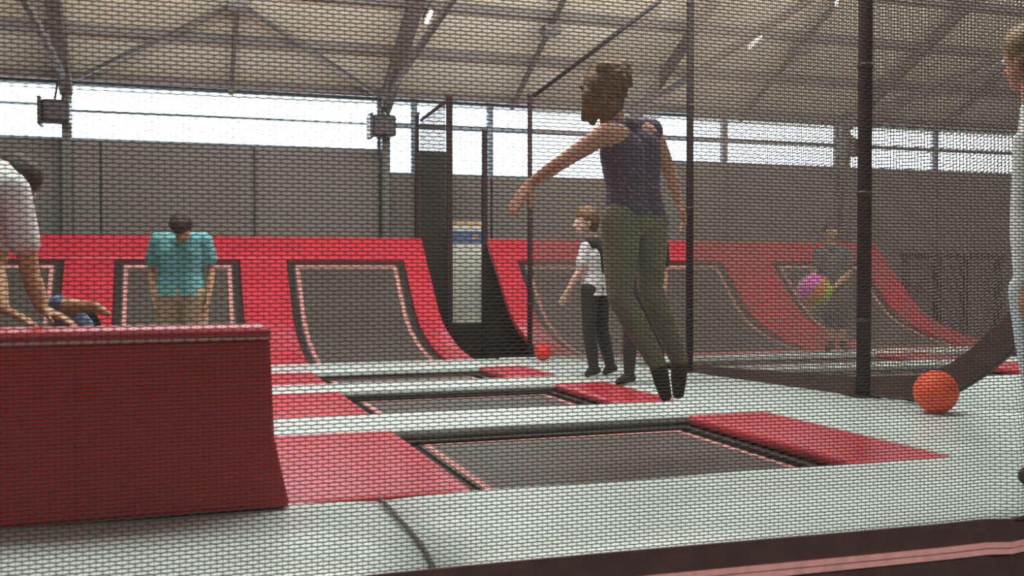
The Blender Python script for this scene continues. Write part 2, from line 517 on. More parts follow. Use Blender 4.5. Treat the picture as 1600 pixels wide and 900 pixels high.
for (y0, y1, x0), lab in zip(SIDE, names):
    tag(quad_pad('walkway_pad', [(x0, y0 + .0), (divx(y0), y0), (divx(y1), y1), (x0, y1)], 'white_vinyl'), lab, 'mat', 'pale grey walkway mats')
tag(quad_pad('landing_pad', [(5.12, 2.95), (8.6, 2.95), (8.6, 6.6), (divx(6.6) + .02, 6.6), (divx(3.80) + .02, 3.80), (5.12, 3.80)], 'white_vinyl'), 'pale grey landing mat beyond the lifted net, at the right', 'mat')
for (x0, x1, lab) in ((-3.2, .722, 'pale grey thick edge mat before the tall red block, left of the seam'), (.735, 5.1, 'long pale grey thick edge mat at the front, right of the seam')):
    # thick rolled front edge mat
    prof = [(3.765, -.08), (3.765, -.015), (3.75, 0), (3.2, 0.0), (3.05, -.006), (2.95, -.022), (2.88, -.05), (2.845, -.09), (2.83, -.15), (2.83, -.3), (3.0, -.3)]
    n = 14
    vs, fs = [], []
    for i in range(n + 1):
        x = x0 + (x1 - x0) * i / n
        e = min(i, n - i)
        for (y, z) in prof:
            vs.append((x, y, z - (.010 if e == 0 else 0) - .003 * math.sin(i * 1.7 + y * 4)))
    k = len(prof)
    for i in range(n):
        for j in range(k):
            fs.append((i * k + j, i * k + (j + 1) % k, (i + 1) * k + (j + 1) % k, (i + 1) * k + j))
    fs += [tuple(range(k)), tuple(n * k + j for j in range(k - 1, -1, -1))]
    o = MB().add(vs, fs).build('edge_pad', 'white_vinyl', smooth=True)
    tag(o, lab, 'mat', 'pale grey edge mats')
    if x0 < 0:
        tp = [(x1 + .004, y, z + .002) for (y, z) in prof[2:10]]
        MB().tube(tp, .008, 6).build('seam_piping', 'seam', o, smooth=True)

# right court: beds and mats beyond the divider net
RC = [(4.75, 6.85), (7.45, 9.4)]
for i, (a, c) in enumerate(RC):
    for k, (y0, y1) in enumerate(((6.66, 7.6), (8.0, 8.75))):
        trampoline('black floor trampoline beyond the divider net, %s %s' % (('nearer row,', 'row at the far wall,')[k], ('next to the net', 'far from the net')[i]), a, c, y0, y1, 'floor trampolines in the right court')
tag(pad('cross_pad', 4.05, 9.6, 8.80, 9.22, 'white_vinyl'), 'pale grey cross mat in the right court before the red base strip', 'mat')
tag(pad('cross_pad', 4.55, 9.6, 7.64, 7.96, 'white_vinyl'), 'pale grey cross mat between the two rows of the right court', 'mat')
tag(pad('base_pad', 3.95, 9.6, 9.24, 9.425, 'red_vinyl'), 'long red mat at the foot of the right court wall', 'mat')
for k, (y0, y1) in enumerate(((6.66, 7.62), (7.98, 8.78))):
    tag(pad('floor_pad', 6.87, 7.43, y0, y1, 'red_vinyl'), 'red mat between the two right court trampolines, %s row' % ('nearer', 'farther')[k], 'mat', 'red mats in the right court')
    tag(pad('floor_pad', 9.42, 10.1, y0, y1, 'red_vinyl'), 'red mat at the far right edge of the right court, %s row' % ('nearer', 'farther')[k], 'mat', 'red mats in the right court')

# ------------------------------------------------------------------ curved walls
KN = [(9.44, -.02), (9.62, 0.0), (10.1, .085), (10.7, .31), (11.2, .765), (11.45, 1.0), (11.66, 1.215)]


def catmull(t):
    n = len(KN) - 1
    x = min(max(t, 0), 1) * n
    i = min(int(x), n - 1)
    u = x - i
    p = [V(KN[max(0, min(n, i + k))]) for k in (-1, 0, 1, 2)]
    return 0.5 * ((2 * p[1]) + (p[2] - p[0]) * u + (2 * p[0] - 5 * p[1] + 4 * p[2] - p[3]) * u * u + (3 * p[1] - p[0] - 3 * p[2] + p[3]) * u ** 3)


def sweep(x0, x1, t0, t1, off, th, n=18):
    b = MB()
    A, B = [], []
    for i in range(n + 1):
        t = t0 + (t1 - t0) * i / n
        p = catmull(t)
        e = .01
        d = (catmull(min(1, t + e)) - catmull(max(0, t - e))).normalized()
        nr = V((-d.y, d.x))
        A.append(p + nr * off)
        B.append(p + nr * (off - th))
    vs = []
    for p, q in zip(A, B):
        vs += [(x0, p.x, p.y), (x1, p.x, p.y), (x1, q.x, q.y), (x0, q.x, q.y)]
    fs = []
    for i in range(n):
        for k in range(4):
            fs.append((i * 4 + k, i * 4 + (k + 1) % 4, i * 4 + 4 + (k + 1) % 4, i * 4 + 4 + k))
    fs += [(0, 1, 2, 3), (n * 4 + 3, n * 4 + 2, n * 4 + 1, n * 4)]
    return b.add(vs, fs)


TT = .80


def wall_bed(label, x0, x1, group):
    t = thing('curved_trampoline', label, 'trampoline', ((x0 + x1) / 2, 10.6, 0), group)
    sweep(x0 + .07, x1 - .07, .05, TT - .03, -.02, .015).build('bed', 'bed', t, smooth=False)
    sweep(x0, x0 + .07, .03, TT, -.022, .03).build('border', 'border', t)
    sweep(x1 - .07, x1, .03, TT, -.022, .03).build('border', 'border', t)
    sweep(x0 + .07, x1 - .07, TT - .03, TT, -.022, .03, 3).build('border', 'border', t)
    w = .04
    sweep(x0 + .09, x0 + .09 + w, .07, TT - .06, -.016, .006).build('stitch_strip', 'stitch', t)
    sweep(x1 - .09 - w, x1 - .09, .07, TT - .06, -.016, .006).build('stitch_strip', 'stitch', t)
    sweep(x0 + .09, x1 - .09, TT - .06, TT - .035, -.016, .006, 3).build('stitch_strip', 'stitch', t)
    fr = MB()
    for x in (x0 + .06, x1 - .06):
        pts = [catmull(k / 10 * TT) for k in range(11)]
        fr.tube([(x, p.x + .06, p.y - .10) for p in pts], .03, 6)
        fr.bar((x, 11.25, .62), (x, 11.25, -.32), .05)
    fr.build('support_frame', 'frame', t)
    return t


BX = [(-5.0, -3.25), (-2.9, -1.42), (-.86, .50), (1.02, 2.43)]
beds = [(.985, 2.44), (-.52, .47)]
LX = lambda px: OY(px, 395, 11.4).x
b1 = (LX(448), LX(630)); b2 = (LX(180), LX(374)); b3 = (LX(-90), LX(100))
wall_bed('black curved wall trampoline at the end of the red wall, beside the gap', *b1, 'curved wall trampolines of the left court')
wall_bed('black curved wall trampoline behind the child in the teal shirt', *b2, 'curved wall trampolines of the left court')
wall_bed('black curved wall trampoline behind the bent person in white', *b3, 'curved wall trampolines of the left court')
END = 2.76
strips = [(b3[0] - .6, b3[0], 'red curved pad outside the wall trampoline behind the bent person'), (b3[1], b2[0], 'red curved pad between the bent person and the child in teal'), (b2[1], b1[0], 'wide red curved pad right of the child in the teal shirt'), (b1[1], END, 'red curved pad closing the right end of the left red wall')]
for a, c, lab in strips:
    o = sweep(a + .004, c - .004, .0, TT, .015, .07).build('ramp_pad', 'red_vinyl', bevel=.012)
    tag(o, lab, 'pad', 'curved red pads of the left wall')
tag(sweep(b3[0] - .6, END, TT + .002, 1.0, .02, .08, 6).build('coping_pad', 'red_vinyl', bevel=.015), 'long red pad along the top of the left red wall', 'pad')
# right wall
RX = lambda px: OY(px, 400, 11.4).x
c1 = (3.86, RX(1128)); c2 = (RX(1205), RX(1345)); c3 = (9.2, 11.2)
wall_bed('black wide curved wall trampoline of the right court behind the jumping girl', *c1, 'curved wall trampolines of the right court')
wall_bed('black curved wall trampoline of the right court behind the child with the ball', *c2, 'curved wall trampolines of the right court')
for a, c, lab in ((3.56, c1[0], 'red curved pad at the left end of the right court wall'), (c1[1], c2[0], 'wide red curved pad in the middle of the right court wall'), (c2[1], c2[1] + .42, 'red curved pad at the right end, behind the thick post')):
    tag(sweep(a + .004, c - .004, 0, TT, .015, .07).build('ramp_pad', 'red_vinyl', bevel=.012), lab, 'pad', 'curved red pads of the right wall')
tag(sweep(3.56, c2[1] + .42, TT + .002, 1.0, .02, .08, 6).build('coping_pad', 'red_vinyl', bevel=.015), 'long red pad along the top of the right court wall', 'pad')
for a, c, lab in ((b3[0] - .6, END, 'dark back board holding up the left red wall'), (3.56, c2[1] + .42, 'dark back board holding up the right court wall')):
    tag(MB().box(a + .01, c - .01, 11.74, 11.80, -.32, 1.16).build('back_board', 'border'), lab, 'board')
# dark framed panels at the far right
t = thing('frame_stand', 'dark tall frame of bars standing right of the right court wall', 'frame', (11, 12.05, -.32))
for px in (1415, 1465, 1508, 1560):
    p = OY(px, 405, 12.05)
    MB().box(p.x - .04, p.x + .04, 12.01, 12.09, -.32, p.z).build('upright', 'frame', t)
pa, pb = OY(1410, 404, 12.05), OY(1566, 404, 12.05)
MB().box(pa.x, pb.x, 12.0, 12.1, pa.z, pa.z + .07).build('top_bar', 'frame', t)

# display board in the gap between the two walls
p0, p1 = OY(705, 345, 12.2), OY(753, 345, 12.2)
zb, zt = OY(705, 505, 12.2).z, p0.z
t = thing('display_board', 'tall off white display board with a blue band in the gap', 'board', (p0.x, 12.2, 0))
MB().box(p0.x, p1.x, 12.17, 12.23, zb, zt).build('board', 'panel_white', t, bevel=.008)
zz = lambda y: OY(730, y, 12.2).z
MB().box(p0.x + .004, p1.x - .004, 12.162, 12.17, zz(380), zz(361)).build('blue_band', 'panel_blue', t)
MB().box(p0.x + .01, p1.x - .02, 12.164, 12.17, zz(352), zz(348)).build('orange_line', 'panel_orange', t)
e0 = OY(737, 370, 12.2)
MB().box(e0.x, e0.x + .07, 12.156, 12.162, zz(374), zz(367)).build('orange_mark', 'panel_orange', t)
MB().box(p0.x - .03, p1.x + .03, 12.0, 12.3, -.32, zb).build('base', 'border', t, bevel=.01)

# ------------------------------------------------------------------ tall red block
bx0, bx1, by0, by1, bz = -2.3, .325, 3.69, 4.05, .645
t = thing('padded_block', 'tall deep red padded block on the front edge mat', 'block', (-.8, 3.85, 0))
lo = [(bx0, by0 - .03, .006), (bx1 + .065, by0 - .03, .006), (bx1 + .065, by1 + .03, .006), (bx0, by1 + .03, .006)]
md = [(bx0, by0 + .005, .25), (bx1 + .015, by0 + .005, .25), (bx1 + .015, by1, .25), (bx0, by1, .25)]
hi = [(bx0, by0, bz - .03), (bx1, by0, bz - .03), (bx1, by1, bz - .03), (bx0, by1, bz - .03)]
vs = lo + md + hi
fs = [(3, 2, 1, 0), (8, 9, 10, 11)]
for r in (0, 4):
    fs += [(r + i, r + (i + 1) % 4, r + 4 + (i + 1) % 4, r + 4 + i) for i in range(4)]
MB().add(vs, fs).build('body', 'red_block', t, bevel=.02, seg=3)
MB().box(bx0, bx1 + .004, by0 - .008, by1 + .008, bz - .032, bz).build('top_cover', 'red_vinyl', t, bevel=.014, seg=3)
MB().tube([(bx0, by0 - .010, bz - .036), (bx1 + .004, by0 - .010, bz - .036)], .006, 6).build('piping', 'stitch', t)
MB().tube([(-.31, by0 - .002, bz - .04), (-.31, by0 + .002, .25), (-.31, by0 - .03, .02)], .004, 6).build('front_seam', 'red_block', t)

# ------------------------------------------------------------------ balls
r = .128
c = G(1462, 646); c.z = r
t = tag(MB().ball(c, r, 32, 20).build('foam_ball', 'ball_orange', smooth=True), 'large orange foam ball on the pale walkway by the lifted net', 'ball')
MB().ball(c + V((.0, -.115, .045)), (.013, .006, .013), 10, 6).build('valve', 'ball_red', t, smooth=True)
c = OY(848, 549, 9.0); c.z = .082
t = tag(MB().ball(c, .080, 24, 16).build('foam_ball', 'ball_red', smooth=True), 'small red ball on the floor beside the thin far post', 'ball')
MB().ball(c + V((0, -.068, .025)), (.008, .004, .008), 8, 6).build('valve', 'ball_orange', t, smooth=True)


# ------------------------------------------------------------------ posts and nets
def thick_net(name, rows, cols, r, m, parent):
    """rows, cols: lists of polylines; three-sided cords joined in one mesh."""
    vs, fs = [], []
    base = 0
    for lines, nrm in ((rows, 0), (cols, 1)):
        for L in lines:
            L = np.asarray(L, dtype=float)
            n = len(L)
            d = np.gradient(L, axis=0)
            d /= np.linalg.norm(d, axis=1)[:, None] + 1e-12
            a = np.cross(d, np.array([0.03, 0.99, 0.11]))
            a /= np.linalg.norm(a, axis=1)[:, None] + 1e-12
            b = np.cross(d, a)
            rr = r[nrm]
            ring = [L + rr * (math.cos(t) * a + math.sin(t) * b) for t in (math.pi / 2, math.pi * 7 / 6, math.pi * 11 / 6)]
            vs.append(np.stack(ring, 1).reshape(-1, 3))
            i = np.arange(n - 1)[:, None] * 3 + base
            for k in range(3):
                k2 = (k + 1) % 3
                fs.append(np.concatenate([i + k, i + k2, i + 3 + k2, i + 3 + k], 1))
            base += n * 3
    vs = np.concatenate(vs)
    fs = np.concatenate(fs)
    me = bpy.data.meshes.new(name)
    me.vertices.add(len(vs))
    me.vertices.foreach_set('co', vs.ravel())
    me.loops.add(fs.size)
    me.loops.foreach_set('vertex_index', fs.ravel().astype(np.int32))
    me.polygons.add(len(fs))
    me.polygons.foreach_set('loop_start', np.arange(0, fs.size, 4, dtype=np.int32))
    me.update(calc_edges=True)
    me.materials.append(M[m])
    o = bpy.data.objects.new(name, me)
    COL.objects.link(o)
    if parent:
        o.parent = parent
        o.matrix_parent_inverse = parent.matrix_basis.inverted()
    o['kind'] = 'stuff'
    return o


# near net hanging from the edge of the platform, the one the hall is seen through
NETY = 2.775


def near_pt(x, z):
    s = max(0.0, x - 2.35)
    lift = .055 * s ** 2 * max(0.0, 1.2 - abs(z - .0) * .9)
    fold = -.05 * math.exp(-((x - 2.72) / .06) ** 2) * math.exp(-((z - .1) / .35) ** 2) - .03 * s
    return (x, NETY + fold + .006 * math.sin(x * 2.1 + z * 1.3), z + lift + .004 * math.sin(x * 1.7))


CW, CH = .0155, .0107
xs = np.arange(-.95, 3.6, CW)
zs = np.arange(.0, 2.0, CH)
rows, cols = [], []
for j, z in enumerate(zs):
    rows.append([near_pt(x, z + (.0016 if (i + j) % 2 else -.0016)) for i, x in enumerate(xs)])
for i, x in enumerate(xs):
    cols.append([near_pt(x + (.0012 if (i + j) % 2 else -.0012), z) for j, z in enumerate(zs)])
nn = thing('safety_net', 'fine dark safety net hanging along the front edge mat', 'net', (1.3, NETY, 0))
thick_net('netting', rows, cols, (.0026, .0009), 'net', nn)


def ribbon(fn, x0, x1, z0, z1, th, n=60):
    vs, fs = [], []
    for i in range(n + 1):
        x = x0 + (x1 - x0) * i / n
        for z, o in ((z0, -th), (z0, th), (z1, th), (z1, -th)):
            p = fn(x, z)
            vs.append((p[0], p[1] + o, p[2]))
    for i in range(n):
        for k in range(4):
            fs.append((i * 4 + k, i * 4 + (k + 1) % 4, i * 4 + 4 + (k + 1) % 4, i * 4 + 4 + k))
    fs += [(0, 1, 2, 3), (n * 4 + 3, n * 4 + 2, n * 4 + 1, n * 4)]
    return MB().add(vs, fs)


ribbon(near_pt, -.95, 3.6, -.34, .004, .006).build('hem_band', 'hem', nn)
for k in range(2):
    ribbon(lambda x, z: (near_pt(x, z)[0], near_pt(x, z)[1] - .010, near_pt(x, z)[2]), -.95, 3.6, -.092 - .022 * k, -.074 - .022 * k, .003).build('pink_strip', 'pink_strip', nn)

# divider net: posts and panels along the right side of the court
TOPA, TOPB, TOPC = 2.55, 3.25, 4.3
pA, pB, pC = OY(828, 545, 9.40), G(1077, 581), G(1349, 620)
pA.z = pB.z = pC.z = 0


def post(label, p, h, r, extra=None, group='net posts'):
    t = thing('net_post', label, 'post', p, group)
    MB().tube([(p.x, p.y, .014), (p.x, p.y, h)], r, 14).build('pole', 'post', t, smooth=True)
    MB().box(p.x - r * 1.8, p.x + r * 1.8, p.y - r * 1.8, p.y + r * 1.8, .002, .014).build('base_plate', 'frame', t)
    MB().tube([(p.x, p.y, h), (p.x, p.y, h + .03)], r * 1.15, 14).build('cap', 'frame', t, smooth=True)
    cl = .5
    while cl < h:
        MB().tube([(p.x, p.y, cl), (p.x, p.y, cl + .03)], r * 1.12, 14).build('clamp', 'frame', t, smooth=True)
        cl += .85
    return t


zA = P(825, 152, (pA - CAM).dot(FW)).z
post('thin dark post at the far end of the divider net, by the red ball', pA, zA, .026)
post('slim dark post of the divider net right behind the jumping girl', pB, 4.2, .031)
post('thick dark post of the divider net before the right court', pC, 4.4, .048)


def panel(label, a, c, za, zc, cell, r, t=None, skip=None, hem=True):
    a, c = V(a), V(c)
    dd = (c - a).normalized()
    a, c = a + dd * .06, c - dd * .06
    L = (c - a).length
    nx, nz = int(L / cell), int(max(za, zc) / cell)
    rows, cols = [], []
    for j in range(nz + 1):
        f = j / nz
        rows.append([(a.lerp(c, u).x, a.lerp(c, u).y, .02 + f * ((za + (zc - za) * u) - .02)) for u in (0, .25, .5, .75, 1)])
    for i in range(nx + 1):
        u = i / nx
        q = a.lerp(c, u)
        cols.append([(q.x, q.y, .02), (q.x, q.y, za + (zc - za) * u)])
    th = thing('divider_net', label, 'net', a, 'divider net panels')
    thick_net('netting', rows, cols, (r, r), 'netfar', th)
    MB().tube([(a.x, a.y, za), (c.x, c.y, zc)], .022, 8).build('top_rope', 'frame', th, smooth=True)
    if hem:
        MB().hexa([(a.x - .01, a.y, 0), (a.x + .01, a.y, 0), (a.x + .01, a.y, .06), (a.x - .01, a.y, .06)], [(c.x - .01, c.y, 0), (c.x + .01, c.y, 0), (c.x + .01, c.y, .13), (c.x - .01, c.y, .13)]).build('hem_band', 'hem', th)
    return th


gapq = pA.lerp(pB, .86)
panel('dark divider net between the thin far post and the jumping girl', pA, gapq, zA, 3.15, .022, .0037, hem=False)
panel('dark divider net between the slim post and the thick post', pB, pC, 3.35, 4.3, .022, .0041)

# last panel: its lower hem is lifted up towards the right
cdir = (pC - pA).normalized()
LEN = 2.1
us = np.linspace(0, 1, 96)


def hem_z(u):
    s = u * LEN
    return 0.01 + (0 if s < .35 else .62 * min(1.0, (s - .35) / .85) ** 1.7) + (0 if s < 1.2 else (s - 1.2) * .25)


pC = pC + (pC - pA).normalized() * .065
th = thing('divider_net', 'dark divider net with its brown hem lifted, right of the thick post', 'net', pC, 'divider net panels')
rows, cols = [], []
nz = 190
for j in range(nz + 1):
    f = j / nz
    rows.append([tuple(pC + cdir * (u * LEN)) for u in us])
    for k, u in enumerate(us):
        x, y, z = rows[-1][k]
        h = hem_z(u)
        rows[-1][k] = (x, y, h + f * (4.3 - h))
for u in np.linspace(0, 1, 96):
    q = pC + cdir * (u * LEN)
    cols.append([(q.x, q.y, hem_z(u) + f * (4.3 - hem_z(u))) for f in (0, .5, 1)])
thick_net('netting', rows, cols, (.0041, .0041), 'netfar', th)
vs, fs = [], []
for i, u in enumerate(us):
    q = pC + cdir * (u * LEN)
    h = hem_z(u)
    dz = hem_z(min(1, u + .01)) - hem_z(max(0, u - .01))
    wdt = (.135 + .08 * min(1, u * LEN / .8)) * math.sqrt(1 + (dz / (.02 * LEN)) ** 2 * .35)
    for o, z in ((-.012, h), (.012, h), (.012, h + wdt), (-.012, h + wdt)):
        vs.append((q.x + o, q.y, z))
n = len(us) - 1
for i in range(n):
    for k in range(4):
        fs.append((i * 4 + k, i * 4 + (k + 1) % 4, i * 4 + 4 + (k + 1) % 4, i * 4 + 4 + k))
MB().add(vs, fs).build('hem_band', 'hem', th)
MB().tube([tuple(pC + cdir * (u * LEN) + V((-.014, 0, hem_z(u) + .012))) for u in us], .010, 6).build('hem_rope', 'frame', th)

# end net in the gap beside the left red wall
q1, q2 = OY(702, 300, 11.75), OY(757, 300, 11.9)
q0 = OY(652, 300, 11.85)
for q, h, r_, lab in ((q1, OY(702, 152, 11.75).z, .035, 'dark square post at the gap, left of the display board'), (q2, OY(757, 205, 11.9).z, .03, 'dark post at the gap, right of the display board'), (q0, OY(652, 180, 11.85).z, .022, 'thin dark post behind the right end of the left red wall')):
    t = thing('frame_post', lab, 'post', (q.x, q.y, 0), 'posts at the gap')
    MB().box(q.x - r_, q.x + r_, q.y - r_, q.y + r_, -.32, h).build('pole', 'post', t, bevel=.006)
    MB().box(q.x - r_ * 1.3, q.x + r_ * 1.3, q.y - r_ * 1.3, q.y + r_ * 1.3, h, h + .03).build('cap', 'frame', t)
rows, cols = [], []
a, c = V((q0.x + .035, q0.y, 0)), V((q1.x - .055, q1.y, 0))
za, zc = OY(652, 188, 11.85).z, OY(702, 160, 11.75).z
for cell in (0,):
    for j in range(100):
        f = j / 99
        rows.append([(a.x, a.y, .05 + f * (za - .05)), (c.x, c.y, .05 + f * (zc - .05))])
    for i in range(24):
        q = a.lerp(c, i / 23)
        cols.append([(q.x, q.y, .05), (q.x, q.y, za + (zc - za) * i / 23)])
th = thing('end_net', 'narrow dark net closing the gap beside the left red wall', 'net', a)
thick_net('netting', rows, cols, (.006, .005), 'net', th)
MB().tube([(a.x, a.y, za), (c.x, c.y, zc)], .02, 8).build('top_rope', 'frame', th)


# ------------------------------------------------------------------ people
def capsules_mesh(caps, voxel, smooth=2, name='body', cuts=()):
    b = MB()
    for (p, r0, q, r1) in caps:
        p, q = V(p), V(q)
        if (q - p).length > 1e-4:
            b.tube([p, q], [r0, r1], 14)
        b.ball(p, r0, 14, 10)
        b.ball(q, r1, 14, 10)
    me = bpy.data.meshes.new(name)
    me.from_pydata(b.v, [], b.f)
    o = bpy.data.objects.new('tmp', me)
    COL.objects.link(o)
    md = o.modifiers.new('r', 'REMESH')
    md.mode = 'VOXEL'
    md.voxel_size = voxel
    if smooth:
        sm = o.modifiers.new('s', 'SMOOTH')
        sm.factor, sm.iterations = .5, smooth
    dg = bpy.context.evaluated_depsgraph_get()
    out = bpy.data.meshes.new_from_object(o.evaluated_get(dg))
    bpy.data.objects.remove(o)
    bpy.data.meshes.remove(me)
    if cuts:
        import bmesh
        bm = bmesh.new()
        bm.from_mesh(out)
        for (co, no) in cuts:
            bmesh.ops.bisect_plane(bm, geom=bm.verts[:] + bm.edges[:] + bm.faces[:], plane_co=co, plane_no=no, clear_outer=True)
        bm.to_mesh(out)
        bm.free()
    out.name = name
    out.shade_smooth()
    return out


def add_mesh(name, me, m, parent, label=None):
    me.materials.clear()
    me.materials.append(M[m])
    o = bpy.data.objects.new(name, me)
    COL.objects.link(o)
    o.parent = parent
    o.matrix_parent_inverse = parent.matrix_basis.inverted()
    if label: o['label'] = label
    return o


def hand_caps(wrist, along, palm_n, s, curl=.35, thumb=1):
    """Palm and five fingers: along = direction from wrist to fingertips, palm_n = direction the palm faces."""
    a = V(along).normalized()
    n = (V(palm_n) - a * V(palm_n).dot(a)).normalized()
    w = a.cross(n).normalized() * thumb
    out = []
    for k in (-1.2, -.4, .4, 1.2):
        out.append((V(wrist) + w * .009 * k * s, .019 * s, V(wrist) + (a * .082 + w * .019 * k) * s, .0125 * s))
    for k, ln in zip((-1.2, -.4, .4, 1.2), (.058, .074, .078, .070)):
        p = V(wrist) + (a * .084 + w * .0195 * k) * s
        d = (a + w * .10 * k).normalized()
        seg = ln * s * 1.05
        ang = curl
        for f_, r0, r1 in ((.45, .0105, .0095), (.32, .0095, .0088), (.23, .0088, .0075)):
            dd = (d * math.cos(ang) + n * math.sin(ang)).normalized()
            q = p + dd * seg * f_
            out.append((p, r0 * s, q, r1 * s))
            p = q
            ang += curl
    p = V(wrist) + (a * .025 + w * .022) * s
    q = p + (a * .035 + w * .032 + n * .012) * s
    out.append((p, .015 * s, q, .0115 * s))
    out.append((q, .0115 * s, q + (a * .030 + w * .010 + n * .010) * s, .009 * s))
    return out


def person(label, J, s, look, skin, shirt=None, shirt_kind='tee', pants=None, pants_kind='long', shoes=None, hair=None, hair_caps=None, girth=1.0, hands=None, voxel=.0075, hair_len=0, upv=None, hem_drop=.07):
    """J: joints in world space. s: scale against a 1.7 m adult. look: direction the face looks."""
    base = V(J['base'])
    t = thing('person', label, 'person', base)
    look = V(look).normalized()
    up = V(upv).normalized() if upv else (V(J['head']) - V(J['neck'])).normalized()
    up = (up - look * up.dot(look)).normalized()
    side = look.cross(up).normalized()          # the person's right
    g = girth
    H = V(J['head'])
    caps = []
    # head: skull, jaw, nose, ears, neck
    hs = J.get('head_scale', 1.0) * s
    caps += [(H + up * .035 * hs - look * .012 * hs, .088 * hs, H + up * .02 * hs + look * .012 * hs, .082 * hs)]
    caps += [(H - up * .03 * hs + look * .025 * hs, .066 * hs, H - up * .075 * hs + look * .048 * hs, .042 * hs)]
    caps += [(H - up * .005 * hs + look * .082 * hs, .011 * hs, H - up * .035 * hs + look * .104 * hs, .015 * hs)]
    for q in (-1, 1):
        e = H + side * q * .082 * hs - up * .015 * hs - look * .008 * hs
        caps += [(e + up * .018 * hs, .015 * hs, e - up * .018 * hs, .011 * hs)]
    N, SL, SR = V(J['neck']), V(J['shl']), V(J['shr'])
    HL, HR = V(J['hipl']), V(J['hipr'])
    lat = (SR - SL).normalized()
    plat = (HR - HL).normalized()
    Cc = (SL + SR) / 2
    Pc = (HL + HR) / 2
    sp = (Cc - Pc)
    caps += [(H - up * .05 * hs - look * .015 * hs, .052 * s, N, .055 * s)]
    tor = []
    ch = Cc - sp * .22
    ws = Cc - sp * .62
    hp = Pc + sp * .06
    wl = (lat + plat).normalized()
    sw = (SR - SL).length / 2
    for q in (-1, 1):
        tor += [(N - sp.normalized() * .02 * s, .048 * s, Cc + lat * q * sw * .86, .050 * s * g)]
        tor += [(Cc + lat * q * sw * .60 - sp * .06, .078 * s * g, ch + lat * q * .070 * s * g, .098 * s * g)]
        tor += [(ch + lat * q * .070 * s * g, .098 * s * g, ws + wl * q * .055 * s * g, .086 * s * g)]
        tor += [(ws + wl * q * .055 * s * g, .086 * s * g, hp + plat * q * .068 * s * g, .100 * s * g)]
    caps += tor
    arms = {}
    for q, sh, el, wr in (('l', SL, V(J['ell']), V(J['wrl'])), ('r', SR, V(J['elr']), V(J['wrr']))):
        a = [(sh, .052 * s * g, sh.lerp(el, .5), .045 * s * g), (sh.lerp(el, .5), .045 * s * g, el, .038 * s), (el, .038 * s, el.lerp(wr, .35), .039 * s), (el.lerp(wr, .35), .039 * s, wr, .026 * s)]
        arms[q] = a
        caps += a
        hd = (hands or {}).get(q, {})
        al = V(hd.get('along', (wr - el)))
        pn = V(hd.get('palm', side * (1 if q == 'l' else -1)))
        caps += hand_caps(wr, al, pn, s * hd.get('scale', .98), hd.get('curl', .3), hd.get('thumb', 1 if q == 'l' else -1))
    legs = {}
    for q, hi_, kn, an, to in (('l', HL, V(J['knl']), V(J['anl']), V(J['tol'])), ('r', HR, V(J['knr']), V(J['anr']), V(J['tor']))):
        a = [(hi_, .088 * s * g, hi_.lerp(kn, .5), .074 * s * g), (hi_.lerp(kn, .5), .074 * s * g, kn, .055 * s), (kn, .055 * s, kn.lerp(an, .35), .056 * s), (kn.lerp(an, .35), .056 * s, an, .038 * s)]
        legs[q] = a
        hl = an + (an - to).normalized() * .035 * s - (kn - an).normalized() * .03 * s
        ft = [(hl, .034 * s, an.lerp(to, .5), .036 * s), (an.lerp(to, .5), .036 * s, to, .025 * s), (an, .038 * s, an.lerp(to, .5), .034 * s)]
        caps += a + ft
        legs[q + 'f'] = ft
    add_mesh('body', capsules_mesh(caps, voxel, 2), skin, t)
    inf = lambda L, d: [(p, r0 + d, q, r1 + d) for (p, r0, q, r1) in L]
    if shirt:
        c = inf(tor, .014 * s)
        if shirt_kind == 'tank':
            c = [x for k, x in enumerate(c) if k % 4 >= 2]
            for q in (-1, 1):
                c += [(N - sp.normalized() * .03 * s + lat * q * .02 * s, .058 * s, Cc + lat * q * sw * (.50 if q < 0 else .95), .064 * s if q < 0 else .070 * s), (Cc + lat * q * sw * (.46 if q < 0 else .62) - sp * .10, .082 * s * g, ch + lat * q * .070 * s * g, .110 * s * g)]
        for q in (-1, 1):
            c += [(hp + plat * q * .068 * s * g, .112 * s * g, Pc - sp.normalized() * .12 * s + plat * q * .075 * s * g, .116 * s * g)]
        if shirt_kind == 'tee':
            for q, sh, el in (('l', SL, V(J['ell'])), ('r', SR, V(J['elr']))):
                c += [(sh, .066 * s * g, sh.lerp(el, .62), .064 * s * g)]
        elif shirt_kind == 'long':
            for q in 'lr':
                c += inf(arms[q], .014 * s)
        hem = Pc - sp.normalized() * hem_drop * s
        sho = add_mesh('shirt', capsules_mesh(c, voxel, 3, 'shirt', [(hem, -sp.normalized())]), shirt, t)
    if pants:
        c = [(hp + plat * q * .066 * s * g, .108 * s * g, Pc + plat * q * .066 * s * g, .108 * s * g) for q in (-1, 1)] + [(HL, .1 * s * g, HR, .1 * s * g)]
        for q in 'lr':
            L = legs[q]
            c += inf(L if pants_kind == 'long' else L[:2], .012 * s if pants_kind == 'long' else .024 * s)
        add_mesh('trousers' if pants_kind == 'long' else 'shorts', capsules_mesh(c, voxel, 3, 'trousers'), pants, t)
    if shoes:
        for q in 'lr':
            add_mesh('sock', capsules_mesh(inf(legs[q + 'f'], .008 * s) + [(V(J['an' + q]), .048 * s, V(J['an' + q]).lerp(V(J['kn' + q]), .16), .048 * s)], voxel * .8, 2, 'sock'), shoes, t)
    # face
    for q in (-1, 1):
        e = H + look * .083 * hs + side * q * .032 * hs + up * .004 * hs
        ey_ = MB().ball(e, .0115 * hs, 10, 8).build('eye', 'eye_white', t, smooth=True)
        ir = MB().ball(e + look * .0075 * hs, .006 * hs, 8, 6).build('iris', 'iris', None, smooth=True)
        ir.parent = ey_
        ir.matrix_parent_inverse = t.matrix_basis.inverted()
